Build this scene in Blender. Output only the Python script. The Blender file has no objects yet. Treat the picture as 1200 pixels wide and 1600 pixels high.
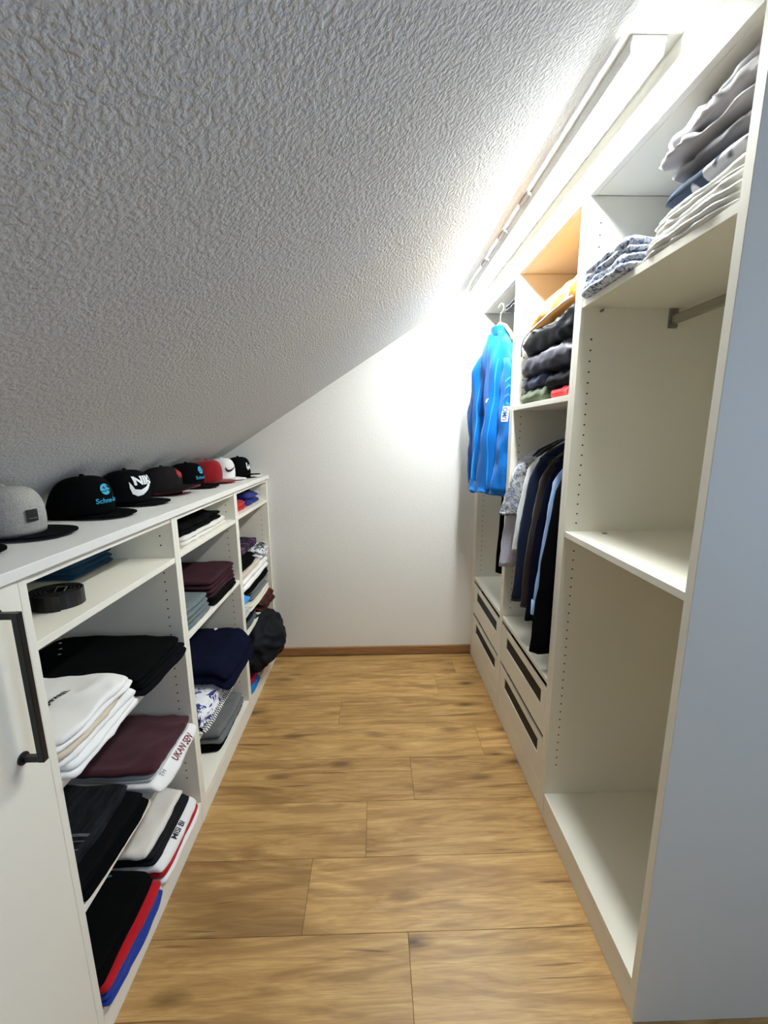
import bpy, bmesh, math, random
from mathutils import Vector, Matrix, noise
from mathutils.bvhtree import BVHTree
from math import sin, cos, pi, radians

sc = bpy.context.scene
COL = sc.collection
# ------------------------------------------------------------------ camera
cam = bpy.data.cameras.new('camera')
cam.sensor_fit = 'AUTO'; cam.sensor_width = 36.0
cam.lens = 634.56 / 1600 * 36.0
cam.clip_start = 0.02
co = bpy.data.objects.new('camera', cam); COL.objects.link(co)
RX = Vector((0.99972, -0.022659, -0.006790)); UX = Vector((0.010882, 0.185701, 0.982546)); FX = Vector((0.021003, 0.982345, -0.185896))
co.matrix_world = Matrix(((RX.x, UX.x, -FX.x, 0), (RX.y, UX.y, -FX.y, 0), (RX.z, UX.z, -FX.z, 1.45), (0, 0, 0, 1)))
sc.camera = co
# ------------------------------------------------------------------ daylight behind the viewer, exposure
w = bpy.data.worlds.new('world'); sc.world = w; w.use_nodes = True
w.node_tree.nodes['Background'].inputs[0].default_value = (0.46, 0.66, 1.0, 1)
w.node_tree.nodes['Background'].inputs[1].default_value = 4.0
pl = bpy.data.lights.new('window_portal', 'AREA'); pl.shape = 'RECTANGLE'; pl.size = 1.35; pl.size_y = 1.4
pl.cycles.is_portal = True
po = bpy.data.objects.new('window_portal', pl); COL.objects.link(po)
po.location = (1.88, -.65, 1.425); po.rotation_euler = (0, radians(90), 0)
sc.view_settings.view_transform = 'Standard'
sc.view_settings.look = 'None'
sc.view_settings.gamma = 1.0
sc.view_settings.use_curve_mapping = False
sc.view_settings.exposure = 0.0
LAMP = 134.0
sc.cycles.diffuse_bounces = 8

# ------------------------------------------------------------------ materials
def srgb(r, g, b):
    f = lambda c: (c / 255 / 12.92) if c / 255 <= .04045 else ((c / 255 + .055) / 1.055) ** 2.4
    return (f(r), f(g), f(b), 1)

MATS = {}
class NT:
    def __init__(s, name, rough=.6, spec=.4):
        s.m = bpy.data.materials.new(name); s.m.use_nodes = True
        s.t = s.m.node_tree; s.b = s.t.nodes['Principled BSDF']
        s.b.inputs['Roughness'].default_value = rough
        s.b.inputs['Specular IOR Level'].default_value = spec
        MATS[name] = s.m
    def n(s, typ, **kw):
        nd = s.t.nodes.new(typ)
        for k, v in kw.items():
            if k.startswith('_'): setattr(nd, k[1:], v)
            else:
                nd.inputs[k.replace('__', ' ')].default_value = v
        return nd
    def l(s, a, b): s.t.links.new(a, b)
    def coord(s, scale=(1, 1, 1), kind='Object', rand=False):
        tc = s.n('ShaderNodeTexCoord'); mp = s.n('ShaderNodeMapping'); mp.inputs['Scale'].default_value = scale
        s.l(tc.outputs[kind], mp.inputs['Vector'])
        if rand:
            oi = s.n('ShaderNodeObjectInfo'); mu = s.n('ShaderNodeMath', _operation='MULTIPLY'); mu.inputs[1].default_value = 37.0
            s.l(oi.outputs['Random'], mu.inputs[0])
            cb = s.n('ShaderNodeCombineXYZ'); 
            for k in range(3): s.l(mu.outputs[0], cb.inputs[k])
            s.l(cb.outputs[0], mp.inputs['Location'])
        return mp.outputs[0]
    def noise(s, vec, scale, detail=3, rough=.5, dist=0):
        nd = s.n('ShaderNodeTexNoise', Scale=scale, Detail=detail, Roughness=rough, Distortion=dist); s.l(vec, nd.inputs['Vector']); return nd.outputs['Fac']
    def ramp(s, fac, stops, interp='LINEAR'):
        r = s.n('ShaderNodeValToRGB'); e = r.color_ramp.elements; r.color_ramp.interpolation = interp
        e[0].position, e[0].color = stops[0][0], stops[0][1]; e[1].position, e[1].color = stops[-1][0], stops[-1][1]
        for p, c in stops[1:-1]:
            q = e.new(p); q.color = c
        s.l(fac, r.inputs[0]); return r.outputs[0]
    def mix(s, fac, a, b, mode='MIX'):
        mx = s.n('ShaderNodeMix', _data_type='RGBA', _blend_type=mode)
        for v, sock in ((fac, mx.inputs[0]), (a, mx.inputs[6]), (b, mx.inputs[7])):
            if hasattr(v, 'links'): s.l(v, sock)
            else: sock.default_value = v
        return mx.outputs[2]
    def bump(s, h, strength=.3, dist=.002):
        b = s.n('ShaderNodeBump', Strength=strength, Distance=dist); s.l(h, b.inputs['Height']); s.l(b.outputs[0], s.b.inputs['Normal'])
    def col(s, c):
        if hasattr(c, 'links'): s.l(c, s.b.inputs['Base Color'])
        else: s.b.inputs['Base Color'].default_value = c

def scale_col(c, k): return (c[0] * k, c[1] * k, c[2] * k, 1)

def lam(name, c, rough=.45):          # melamine board
    t = NT(name, rough, .35); v = t.coord((1, 1, 1))
    f = t.noise(v, 900, 1); t.col(t.mix(f, scale_col(c, .96), c)); t.bump(f, .08, .0006); return t.m
def plain(name, c, rough=.5, metal=0, spec=.4):
    t = NT(name, rough, spec); t.col(c); t.b.inputs['Metallic'].default_value = metal; return t.m
def fabric(name, c, var=.18, wscale=1400, sheen=.15, bump=.25, rough=.95):
    t = NT(name, rough, .12); v = t.coord()
    f = t.noise(v, wscale, 2); g = t.noise(v, 22, 3)
    a = t.mix(f, scale_col(c, 1 - var), scale_col(c, 1 + var)); t.col(t.mix(t.ramp(g, [(.3, (.88,) * 3 + (1,)), (.7, (1.06,) * 3 + (1,))]), (0, 0, 0, 1), a, 'MIX') if False else a)
    if max(c[:3]) < .02: sheen = .0; t.b.inputs['Specular IOR Level'].default_value = .05
    t.b.inputs['Sheen Weight'].default_value = sheen; t.b.inputs['Sheen Roughness'].default_value = .5
    h = t.mix(.7, f, g); t.bump(h, bump, .0015); return t.m
def heather(name, c, c2, scale=260, stretch=(1, 1, 1)):
    t = NT(name, .95, .1); v = t.coord(stretch); f = t.noise(v, scale, 5, .7)
    t.col(t.ramp(f, [(.35, c), (.65, c2)])); t.bump(f, .3, .002); return t.m

wood_t = NT('oak_plank', .42, .35)
v = wood_t.coord((1, 1, 1), rand=True); vs = wood_t.coord((.8, 7, 1), rand=True); vf = wood_t.coord((4, 90, 1), rand=True)
warp = wood_t.noise(v, 3.5, 3)
n1 = wood_t.noise(vs, 2.4, 6, .62, 2.0); n2 = wood_t.noise(vf, 3.0, 3, .6)
base = wood_t.ramp(n1, [(.25, srgb(136, 100, 56)), (.40, srgb(172, 134, 80)), (.55, srgb(196, 158, 99)), (.75, srgb(212, 178, 119))])
n0 = wood_t.noise(wood_t.coord((.9, 6.5, 1), rand=True), 1.3, 3, .55, 2.6)
base = wood_t.mix(wood_t.ramp(n0, [(.36, (.62,) * 3 + (1,)), (.50, (0, 0, 0, 1))]), base, srgb(134, 98, 56))
base = wood_t.mix(wood_t.ramp(n2, [(.32, (.5,) * 3 + (1,)), (.62, (0, 0, 0, 1))]), base, srgb(146, 108, 68))
vk = wood_t.coord((2.6, 8.0, 1), rand=True)
vo = wood_t.n('ShaderNodeTexVoronoi', Scale=1.0, Randomness=1.0); wood_t.l(vk, vo.inputs['Vector'])
base = wood_t.mix(wood_t.ramp(vo.outputs['Distance'], [(.02, (.95,) * 3 + (1,)), (.06, (.7,) * 3 + (1,)), (.20, (0, 0, 0, 1))]), base, srgb(78, 52, 30))
nc = wood_t.noise(wood_t.coord((1.1, 24, 1), rand=True), 2.1, 2, .4, .6)
base = wood_t.mix(wood_t.ramp(nc, [(.685, (0, 0, 0, 1)), (.74, (.75,) * 3 + (1,))]), base, srgb(104, 70, 40))
oi = wood_t.n('ShaderNodeObjectInfo')
tone = wood_t.ramp(oi.outputs['Random'], [(0, (.76, .74, .71, 1)), (1, (1.06, 1.06, 1.06, 1))])
wood_t.col(wood_t.mix(1.0, base, tone, 'MULTIPLY')); wood_t.bump(n2, .12, .0008)
sk = NT('skirting_oak', .5, .3); f = sk.noise(sk.coord((1.5, 30, 30)), 4, 4); sk.col(sk.ramp(f, [(.3, srgb(128, 92, 58)), (.7, srgb(164, 122, 80))]))

ct = NT('ceiling_plaster', .75, .2); v = ct.coord((1, 1, 1)); a = ct.noise(v, 125, 2, .5, .15); b2 = ct.noise(v, 300, 2)
ct.col(srgb(208, 208, 206)); hh = ct.mix(.25, ct.ramp(a, [(.38, (0, 0, 0, 1)), (.62, (1, 1, 1, 1))]), b2); ct.bump(hh, .75, .0038)
wt = NT('wall_plaster', .8, .2); v = wt.coord(); a = wt.noise(v, 130, 3); wt.col(srgb(230, 229, 225)); wt.bump(a, .35, .0025)
plain('smooth_white', srgb(236, 236, 232), .6)
M_CAB = lam('cabinet_white', srgb(240, 237, 224)); M_TOP = lam('worktop_white', srgb(234, 233, 227))
plain('edge_white', srgb(238, 237, 230), .4)
plain('hole_dark', srgb(40, 36, 30), .8); plain('slot_glass', srgb(7, 7, 8), .5, 0, .2)
plain('black_metal', srgb(24, 24, 25), .38); plain('alu', srgb(176, 172, 160), .38, .85); plain('chrome', srgb(200, 200, 200), .2, 1)
plain('white_plastic', srgb(238, 238, 236), .4); plain('light_wood', srgb(222, 188, 138), .5); plain('hook_white', srgb(232, 228, 220), .35)
em = NT('lamp_diffuser'); em.b.inputs['Emission Color'].default_value = (.95, 1.0, .985, 1); em.b.inputs['Emission Strength'].default_value = LAMP
plain('drawer_shade', srgb(22, 22, 24), .7)  # near-black box colour, stands in for shade in the gaps above the fronts
plain('grey_metal', srgb(150, 148, 140), .4, .6)

F = fabric
F('black', srgb(9, 9, 10), .3); F('black2', srgb(14, 14, 16), .3); F('charcoal', srgb(32, 32, 35), .25); F('white', srgb(236, 235, 233), .03, bump=.15)
F('offwhite', srgb(222, 218, 210), .04); F('beige', srgb(206, 194, 174), .06); F('plum', srgb(66, 34, 42), .25); F('plumk', srgb(46, 26, 31), .3, 500)
F('red', srgb(176, 24, 34), .12); F('blue', srgb(36, 58, 140), .15); F('royal', srgb(24, 36, 120), .15); F('navy', srgb(14, 17, 36), .22); F('navy2', srgb(17, 26, 50), .2)
F('teal', srgb(16, 62, 84), .2); F('pink', srgb(190, 22, 84), .1); F('cyanblue', srgb(30, 120, 190), .12); F('skyblue', srgb(60, 150, 225), .1)
F('greyt', srgb(112, 114, 114), .15); F('lgrey', srgb(186, 188, 188), .08); F('cream', srgb(226, 220, 202), .05); F('bed_grey', srgb(178, 175, 178), .05, bump=.15); F('bed_dark', srgb(128, 126, 130), .08)
F('sheet', srgb(226, 224, 218), .03, bump=.15); F('olive', srgb(74, 84, 60), .15); F('nylon_black', srgb(26, 27, 31), .1, 1400, .05, .15, .5); F('nylon_purple', srgb(42, 38, 54), .1, 1400, .05, .15, .48)
F('nylon_navy', srgb(26, 34, 70), .1, 1400, .05, .15, .48); F('mustard', srgb(184, 124, 34), .08, 1400, .1, .15, .6); F('nylon_red', srgb(210, 36, 40), .1, 1400, .1, .1, .6)
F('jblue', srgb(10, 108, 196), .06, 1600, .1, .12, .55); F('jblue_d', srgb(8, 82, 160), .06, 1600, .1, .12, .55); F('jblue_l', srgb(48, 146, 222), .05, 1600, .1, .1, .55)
F('shirt_lb', srgb(150, 180, 226), .05, 1600); F('shirt_wh', srgb(216, 220, 222), .04, 1600); F('brownblack', srgb(46, 38, 36), .2); F('capred', srgb(132, 24, 30), .15); F('suede', srgb(32, 29, 30), .2, 600)
F('tan', srgb(168, 156, 130), .1); F('grey_dark', srgb(74, 76, 80), .2)
heather('capgrey', srgb(136, 134, 128), srgb(184, 181, 174), 420); heather('knitgrey', srgb(74, 84, 86), srgb(124, 134, 136), 14, (3, 60, 60)); heather('plumknit', srgb(38, 22, 27), srgb(66, 38, 44), 14, (3, 50, 50))
heather('jeans_wash', srgb(14, 15, 18), srgb(36, 38, 42), 9, (6, 1.4, 1)); heather('greysweat', srgb(88, 90, 90), srgb(120, 122, 122), 380)
def pattern(name, base, inks, scale, thr=.52, dist=1.5, det=3, stretch=(1, 1, 1)):
    t = NT(name, .92, .12); v = t.coord(stretch); c = base
    for i, ink in enumerate(inks):
        f = t.noise(v, scale * (1 + .6 * i), det, .55, dist + i); c = t.mix(t.ramp(f, [(thr + .05 * i, (0, 0, 0, 1)), (thr + .03 + .05 * i, (1, 1, 1, 1))]), c, ink)
    t.col(c); g = t.noise(t.coord(), 1200, 1); t.bump(g, .15, .001); return t.m
pattern('hawaiian', srgb(232, 232, 236), [srgb(52, 60, 122), srgb(206, 210, 216)], 11, .55, 2.2)
pattern('floral', srgb(214, 219, 228), [srgb(96, 112, 152), srgb(70, 80, 108), srgb(236, 236, 238)], 34, .54, 2.5)
pattern('floral_grey', srgb(168, 168, 166), [srgb(96, 98, 104), srgb(122, 132, 168), srgb(196, 196, 186)], 34, .5, 2)
pattern('bigleaf', srgb(206, 206, 212), [srgb(52, 62, 80)], 6.5, .42, 1.2, 1, (1, 1.6, 1))
pattern('murky', srgb(46, 42, 52), [srgb(104, 64, 104), srgb(28, 28, 34)], 11, .5, 1)
pattern('multi', srgb(18, 16, 22), [srgb(134, 30, 40), srgb(180, 160, 120)], 13, .58, 1.5)
pattern('newsprint', srgb(222, 222, 224), [srgb(60, 60, 64)], 46, .52, 2, 2, (1, .3, 1))
zz = NT('zigzag', .92, .1); v = zz.coord((1, 1, 1)); sx = zz.n('ShaderNodeTexWave', _wave_type='BANDS', _bands_direction='Y', Scale=26.0, Distortion=2.2, Detail=1.0); sx.inputs['Detail Scale'].default_value = 9
zz.l(v, sx.inputs['Vector']); zz.col(zz.ramp(sx.outputs['Fac'], [(.42, srgb(28, 28, 30)), (.52, srgb(232, 232, 230))]))
pdm = NT('plaid', .95, .1); v = pdm.coord(); wx = pdm.n('ShaderNodeTexWave', _bands_direction='X', Scale=9.0); wy = pdm.n('ShaderNodeTexWave', _bands_direction='Y', Scale=7.0)
pdm.l(v, wx.inputs['Vector']); pdm.l(v, wy.inputs['Vector'])
c = pdm.mix(pdm.ramp(wy.outputs['Fac'], [(.45, (0, 0, 0, 1)), (.55, (1, 1, 1, 1))]), srgb(120, 22, 30), srgb(26, 62, 44)); c = pdm.mix(pdm.ramp(wx.outputs['Fac'], [(.5, (0, 0, 0, 1)), (.6, (.6, .6, .6, 1))]), c, srgb(24, 22, 24)); pdm.col(c)
ck = NT('check', .9, .1); v = ck.coord(); wx = ck.n('ShaderNodeTexWave', _bands_direction='X', Scale=42.0); wz = ck.n('ShaderNodeTexWave', _bands_direction='Z', Scale=42.0); ck.l(v, wx.inputs['Vector']); ck.l(v, wz.inputs['Vector'])
mm = ck.n('ShaderNodeMath', _operation='MAXIMUM'); ck.l(wx.outputs['Fac'], mm.inputs[0]); ck.l(wz.outputs['Fac'], mm.inputs[1]); ck.col(ck.ramp(mm.outputs[0], [(.8, srgb(214, 214, 226)), (.95, srgb(172, 172, 198))]))
plain('print_white', srgb(240, 240, 240), .7); plain('print_black', srgb(22, 22, 24), .7); plain('print_cyan', srgb(44, 170, 206), .7); plain('print_red', srgb(150, 20, 28), .7)
plain('print_plum', srgb(120, 34, 52), .7); plain('print_teal', srgb(46, 110, 130), .7); plain('print_grey', srgb(120, 124, 130), .7); plain('leather_black', srgb(22, 20, 20), .45); plain('wear', srgb(84, 86, 90), .9)
M = MATS

# ------------------------------------------------------------------ object helpers
def link(name, me, mat=None, parent=None, loc=(0, 0, 0), rot=0):
    o = bpy.data.objects.new(name, me); COL.objects.link(o)
    if mat: me.materials.append(M[mat])
    if parent: o.parent = parent
    o.location = loc; o.rotation_euler = (0, 0, rot) if not isinstance(rot, tuple) else rot
    return o
def tag(o, label, cat=None, group=None, kind=None):
    o['label'] = label
    if cat: o['category'] = cat
    if group: o['group'] = group
    if kind: o['kind'] = kind
    return o
def thing(name, label, cat, loc=(0, 0, 0), rot=0, group=None):
    return tag(link(name, None, None, None, loc, rot), label, cat, group)
def bm_mesh(name, bm, smooth=False):
    me = bpy.data.meshes.new(name); bmesh.ops.recalc_face_normals(bm, faces=bm.faces[:]); bm.to_mesh(me); bm.free()
    if smooth: me.shade_smooth()
    return me
def bbox(bm, x0, x1, y0, y1, z0, z1, bev=0):
    b = bmesh.new(); bmesh.ops.create_cube(b, size=1)
    for vv in b.verts: vv.co = Vector(((x0 + x1) / 2 + vv.co.x * (x1 - x0), (y0 + y1) / 2 + vv.co.y * (y1 - y0), (z0 + z1) / 2 + vv.co.z * (z1 - z0)))
    if bev: bmesh.ops.bevel(b, geom=b.edges[:], offset=bev, segments=1, affect='EDGES')
    tmp = bpy.data.meshes.new('t'); b.to_mesh(tmp); b.free(); bm.from_mesh(tmp); bpy.data.meshes.remove(tmp)
def box(name, x0, x1, y0, y1, z0, z1, mat, parent=None, bev=.0008):
    o0 = parent.location if parent else Vector((0, 0, 0))
    bm = bmesh.new(); c = Vector(((x0 + x1) / 2, (y0 + y1) / 2, z0)) 
    bbox(bm, x0 - c.x, x1 - c.x, y0 - c.y, y1 - c.y, 0, z1 - z0, bev)
    p = parent; off = Vector((0, 0, 0))
    while p: off += p.location; p = p.parent
    return link(name, bm_mesh(name, bm), mat, parent, c - off)
def tube(bm, pts, r, seg=10, flat=None, cap=True):
    rings = []
    for i, p in enumerate(pts):
        p = Vector(p); a = Vector(pts[max(0, i - 1)]); b = Vector(pts[min(len(pts) - 1, i + 1)]); d = (b - a).normalized()
        u = d.cross(Vector((0, 0, 1)));
        if u.length < 1e-3: u = d.cross(Vector((0, 1, 0)))
        u.normalize(); vv = d.cross(u); rr = r[i] if isinstance(r, (list, tuple)) else r
        ru, rv = rr if isinstance(rr, tuple) else (rr, rr)
        rings.append([bm.verts.new(p + u * cos(2 * pi * k / seg) * ru + vv * sin(2 * pi * k / seg) * rv) for k in range(seg)])
    for A, B in zip(rings, rings[1:]):
        for k in range(seg): bm.faces.new((A[k], A[(k + 1) % seg], B[(k + 1) % seg], B[k]))
    if cap:
        bm.faces.new(rings[0]); bm.faces.new(rings[-1][::-1])
def cyl(bm, c, r, h, axis='z', seg=16):
    d = {'x': Vector((h, 0, 0)), 'y': Vector((0, h, 0)), 'z': Vector((0, 0, h))}[axis]; c = Vector(c)
    tube(bm, [c, c + d], r, seg)
def struct(o, label=None):
    o['kind'] = 'structure'
    if label: o['label'] = label
    return o

# ------------------------------------------------------------------ the room
D = 2.52; XR = .629; XL = -.67; ZT = 1.214; SL = .631
def ceil_z(x): return 1.398 + SL * (x + .819)
YB = -2.2; XRW = 1.9
fl = struct(box('floor', -1.2, XRW, YB, D, -.05, -.0065, 'hole_dark', None, 0), 'oak plank floor running across the room')
rows = [.73 + .2215 * k for k in range(-13, 9)]
ends = {0: .083, 1: -.232, 2: -.047, 3: .145, 4: .49, 5: -.2, 6: .35, 7: .49}
plank_me = {}
random.seed(5)
for k, y0 in enumerate(rows):
    i = k - 13; y1 = min(y0 + .2215, D)
    if y1 - y0 < .02: continue
    e = ends.get(i, random.uniform(-.7, .4)); L = 1.22
    xs = [e - 2 * L, e - L, e, e + L, e + 2 * L]
    for a, b in zip(xs, xs[1:]):
        a2, b2_ = max(a, -1.2), min(b, XRW)
        if b2_ - a2 < .05: continue
        bm = bmesh.new(); c = Vector(((a2 + b2_) / 2, (y0 + y1) / 2, 0))
        bbox(bm, a2 - c.x + .0004, b2_ - c.x - .0004, y0 - c.y + .0004, y1 - c.y - .0004, -.006, 0, .0007)
        o = link('plank', bm_mesh('plank', bm), 'oak_plank', fl, c - fl.location)
wb = struct(box('wall_back', -1.2, XRW, D, D + .1, -.05, 2.35, 'wall_plaster', None, 0), 'white textured end wall under the sloping ceiling')
struct(box('baseboard_back', -.66, XR, D - .014, D, 0, .058, 'skirting_oak', None, .002), 'narrow brown wooden baseboard along the end wall')
struct(box('wall_left', -1.25, -1.17, YB, D + .1, -.05, 1.3, 'wall_plaster', None, 0), 'low knee wall behind the left cabinets')
struct(box('wall_rear', -1.25, XRW + .1, YB - .1, YB, -.05, 2.35, 'wall_plaster', None, 0), 'white wall behind the viewer')
WY0, WY1, WZ0, WZ1 = -1.35, .05, .75, 2.1
bm = bmesh.new()
for q in ((YB, WY0, -.05, 2.35), (WY1, D + .1, -.05, 2.35), (WY0, WY1, -.05, WZ0), (WY0, WY1, WZ1, 2.35)): bbox(bm, XRW, XRW + .1, q[0], q[1], q[2], q[3])
struct(link('wall_right', bm_mesh('wall_right', bm), 'wall_plaster'), 'white right wall with the window that lets in daylight')
wf = bmesh.new()
for q in ((WY0, WY0 + .06, WZ0, WZ1), (WY1 - .06, WY1, WZ0, WZ1), (WY0, WY1, WZ0, WZ0 + .06), (WY0, WY1, WZ1 - .06, WZ1), ((WY0 + WY1) / 2 - .03, (WY0 + WY1) / 2 + .03, WZ0, WZ1)): bbox(wf, XRW + .03, XRW + .08, q[0], q[1], q[2], q[3])
struct(link('window_1', bm_mesh('window_1', wf), 'white_plastic'))
# sloping ceiling (slab) and flat strip
bm = bmesh.new()
xa, xb = -1.3, .515
sec = [(xa, ceil_z(xa)), (xb, ceil_z(xb)), (xb, ceil_z(xb) + .12), (xa, ceil_z(xa) + .12)]
A = [bm.verts.new((x, YB - .1, z)) for x, z in sec]; B = [bm.verts.new((x, D + .1, z)) for x, z in sec]
for k in range(4): bm.faces.new((A[k], A[(k + 1) % 4], B[(k + 1) % 4], B[k]))
bm.faces.new(A); bm.faces.new(B[::-1])
struct(link('ceiling', bm_mesh('ceiling', bm), 'ceiling_plaster'), 'sloping roof ceiling with coarse white roller plaster')
ZC = ceil_z(.515)
struct(box('ceiling_strip', .515, XRW, YB - .1, D + .1, ZC, ZC + .1, 'smooth_white', None, 0), 'smooth flat white ceiling strip carrying the lamp')

# ------------------------------------------------------------------ lamp
lp = thing('ceiling_lamp', 'long glowing white batten lamp on the ceiling strip', 'lamp', (.562, 1.69, ZC))
box('lamp_base', .528, .600, .97, 2.42, ZC - .012, ZC - .0005, 'white_plastic', lp)
for xs_ in (-.036, .033):
    b = bmesh.new(); bbox(b, xs_, xs_ + .003, -.7185, .7185, -.0335, -.0125, .0008); link('side_baffle', bm_mesh('hs', b), 'white_plastic', lp)  # opaque sides added to keep lamp light off the strip and ceiling
bm = bmesh.new(); N = 10; prof = [(.0325 * cos(pi * k / N), -.0285 - .002 * abs(sin(pi * k / N)) ** .7) for k in range(N + 1)]
y0, y1 = -.717, .717
R0 = [bm.verts.new((x, y0, z)) for x, z in prof]; R1 = [bm.verts.new((x, y1, z)) for x, z in prof]
for k in range(N): bm.faces.new((R0[k], R0[k + 1], R1[k + 1], R1[k]))
bm.faces.new((R0[0], R1[0], R1[-1], R0[-1])); bm.faces.new(R0); bm.faces.new(R1[::-1])
link('diffuser', bm_mesh('diffuser', bm, False), 'lamp_diffuser', lp)
for yy in (1.54, 1.79, 2.05):
    b = bmesh.new(); bbox(b, -.052, -.034, yy - 1.69 - .035, yy - 1.69 + .035, -.014, -.0005, .003); cyl(b, (-.046, yy - 1.69 + .03, -.018), .004, .012, 'z', 8)
    link('mounting_clip', bm_mesh('mounting_clip', b), 'white_plastic', lp)
hk = bmesh.new(); cyl(hk, (0, -.004, -.008), .003, .0078, 'z', 8); cyl(hk, (.004, .006, -.006), .003, .0058, 'z', 8)
tag(link('ceiling_screw', bm_mesh('s', hk), 'grey_metal', None, (.536, 1.02, ZC)), 'tiny grey screws in ceiling strip past the lamp end', 'screw')

# ------------------------------------------------------------------ wardrobe on the right
XB = 1.22
def holes(parent, x, y, zs, off, ny):
    bm = bmesh.new()
    for z in zs: cyl(bm, (x, y, z), .0027, .0008 * ny, 'y', 8)
    for vv in bm.verts: vv.co -= off
    o = link('shelf_pin_holes', bm_mesh('h', bm), 'hole_dark', parent); o['kind'] = 'stuff'; return o
def zrange(a, b): return [a + .032 * k for k in range(int((b - a) / .032) + 1)]
TH = .0215
ZF = 2.125
def carcass(lbl, y0, y1, plinth_inset=0):
    t = thing('wardrobe_cabinet', lbl, 'wardrobe', (.92, (y0 + y1) / 2, 0))
    box('side_panel', XR, XB, y0, y0 + TH, .0, ZF - .0003, 'cabinet_white', t); box('side_panel', XR, XB, y1 - TH, y1, .0, ZF - .0003, 'cabinet_white', t)
    box('back_panel', XB - .008, XB, y0 + TH, y1 - TH, .1, ZF, 'cabinet_white', t)
    box('top_panel', XR + .0185, XB - .009, y0 + TH + .0003, y1 - TH - .0003, ZF, ZF + .02, 'cabinet_white', t)
    box('bottom_panel', XR + .001, XB - .009, y0 + TH + .0003, y1 - TH - .0003, .086, .105, 'cabinet_white', t)
    box('plinth', XR + .0015, XR + .018, y0 + TH + .0003, y1 - TH - .0003, .0005, .0858, 'cabinet_white', t)
    return t
def shelf(t, y0, y1, z, th=.019, xb=XB - .01, inset=.002): return box('shelf', XR + inset, xb, y0 + .0004, y1 - .0004, z - th, z, 'cabinet_white', t)
cA = carcass('tall open wardrobe cabinet nearest the viewer with empty lower shelves', .748, 1.328)
yA0, yA1 = .748 + TH, 1.328 - TH
shelf(cA, yA0, yA1, 1.130); shelf(cA, yA0, yA1, 1.842)
holes(cA, .667, yA1, [z for z in zrange(.23, 2.06) if abs(z - 1.12) > .03 and not 1.76 < z < 1.99], Vector((.92, 1.038, 0)), -1)
for xx in (.69,):
    b = bmesh.new(); cyl(b, (xx - .92, yA1 - 1.038, 1.815), .004, -.012, 'y', 8); link('shelf_pin', bm_mesh('p', b), 'grey_metal', cA)
b = bmesh.new(); bbox(b, .905 - .92, .921 - .92, yA0 + .003 - 1.038, yA1 - .003 - 1.038, 1.775, 1.803, .005); link('hanging_rail', bm_mesh('rail', b), 'alu', cA)
for yy, s in ((yA1, -1), (yA0, 1)):
    b = bmesh.new(); ya, yb = sorted((yy - 1.038, yy + s * .003 - 1.038)); bbox(b, -.022, .008, ya, yb, 1.765, 1.822, .001); ya, yb = sorted((yy - 1.038, yy + s * .012 - 1.038)); bbox(b, -.018, .004, ya, yb, 1.768, 1.774, .001); cyl(b, (-.007, yy - 1.038 + s * .003, 1.813), .004, s * .002, 'y', 8)
    link('rail_bracket', bm_mesh('br', b), 'grey_metal', cA)
b = bmesh.new(); cyl(b, (.745 - .92, 1.27 - 1.038, 1.1302), .008, .002, 'z', 12); link('cover_cap', bm_mesh('cap', b), 'grey_metal', cA)

def drawer(t, y0, y1, z0, z1):
    c = t.location; yc = (y0 + y1) / 2
    d = link('drawer', None, None, t, (XR + .001 - c.x, yc - c.y, z0 - c.z)); d.empty_display_size = .05
    hw = (y1 - y0) / 2 - .002; H = z1 - z0; s0, s1 = H - .090, H - .030; a0, a1 = -hw + .042, hw - .075
    bm = bmesh.new()
    O = [(-hw, 0), (hw, 0), (hw, H), (-hw, H)]; I = [(a0, s0), (a1, s0), (a1, s1), (a0, s1)]
    V = lambda x, P: [bm.verts.new((x, p[0], p[1])) for p in P]
    fo, fi, bo, bi = V(0, O), V(0, I), V(.007, O), V(.007, I)
    for k in range(4):
        j = (k + 1) % 4
        bm.faces.new((fo[k], fo[j], fi[j], fi[k])); bm.faces.new((bo[k], bo[j], bi[j], bi[k])); bm.faces.new((fo[k], fo[j], bo[j], bo[k])); bm.faces.new((fi[k], fi[j], bi[j], bi[k]))
    link('drawer_front', bm_mesh('df', bm), 'cabinet_white', d)
    b = bmesh.new(); bbox(b, .004, .0062, a0 + .0005, a1 - .0005, s0 + .0005, s1 - .0005); link('dark_pane', bm_mesh('pn', b), 'slot_glass', d)
    b = bmesh.new(); bbox(b, .019, .45, -hw + .012, -hw + .024, .015, H - .05); bbox(b, .019, .45, hw - .024, hw - .012, .015, H - .05); bbox(b, .019, .45, -hw + .024, hw - .024, .015, H - .06); bbox(b, .44, .45, -hw + .024, hw - .024, .023, H - .05)
    link('drawer_box', bm_mesh('db', b), 'drawer_shade', d)
    return d
def drawers(t, y0, y1):
    box('drawer_unit_top', XR + .001, XB - .01, y0 + .0004, y1 - .0004, .537, .556, 'cabinet_white', t)
    drawer(t, y0 + .001, y1 - .001, .318, .513); drawer(t, y0 + .001, y1 - .001, .109, .298)
cB = carcass('middle wardrobe cabinet with jacket pile shelf, hanging shirts and two drawers', 1.3285, 1.908)
yB0, yB1 = 1.3285 + TH, 1.908 - TH
shelf(cB, yB0, yB1, 1.575); drawers(cB, yB0, yB1)
holes(cB, .667, yB1, [z for z in zrange(.60, 2.06) if abs(z - 1.565) > .03], Vector((.92, (1.3285 + 1.908) / 2, 0)), -1)
cC = carcass('far wardrobe cabinet beside the end wall with blue jacket and two drawers', 1.9085, 2.487)
yC0, yC1 = 1.9085 + TH, 2.487 - TH
drawers(cC, yC0, yC1)
holes(cC, .667, yC1, zrange(.60, 2.06), Vector((.92, (1.9085 + 2.487) / 2, 0)), -1)
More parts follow.
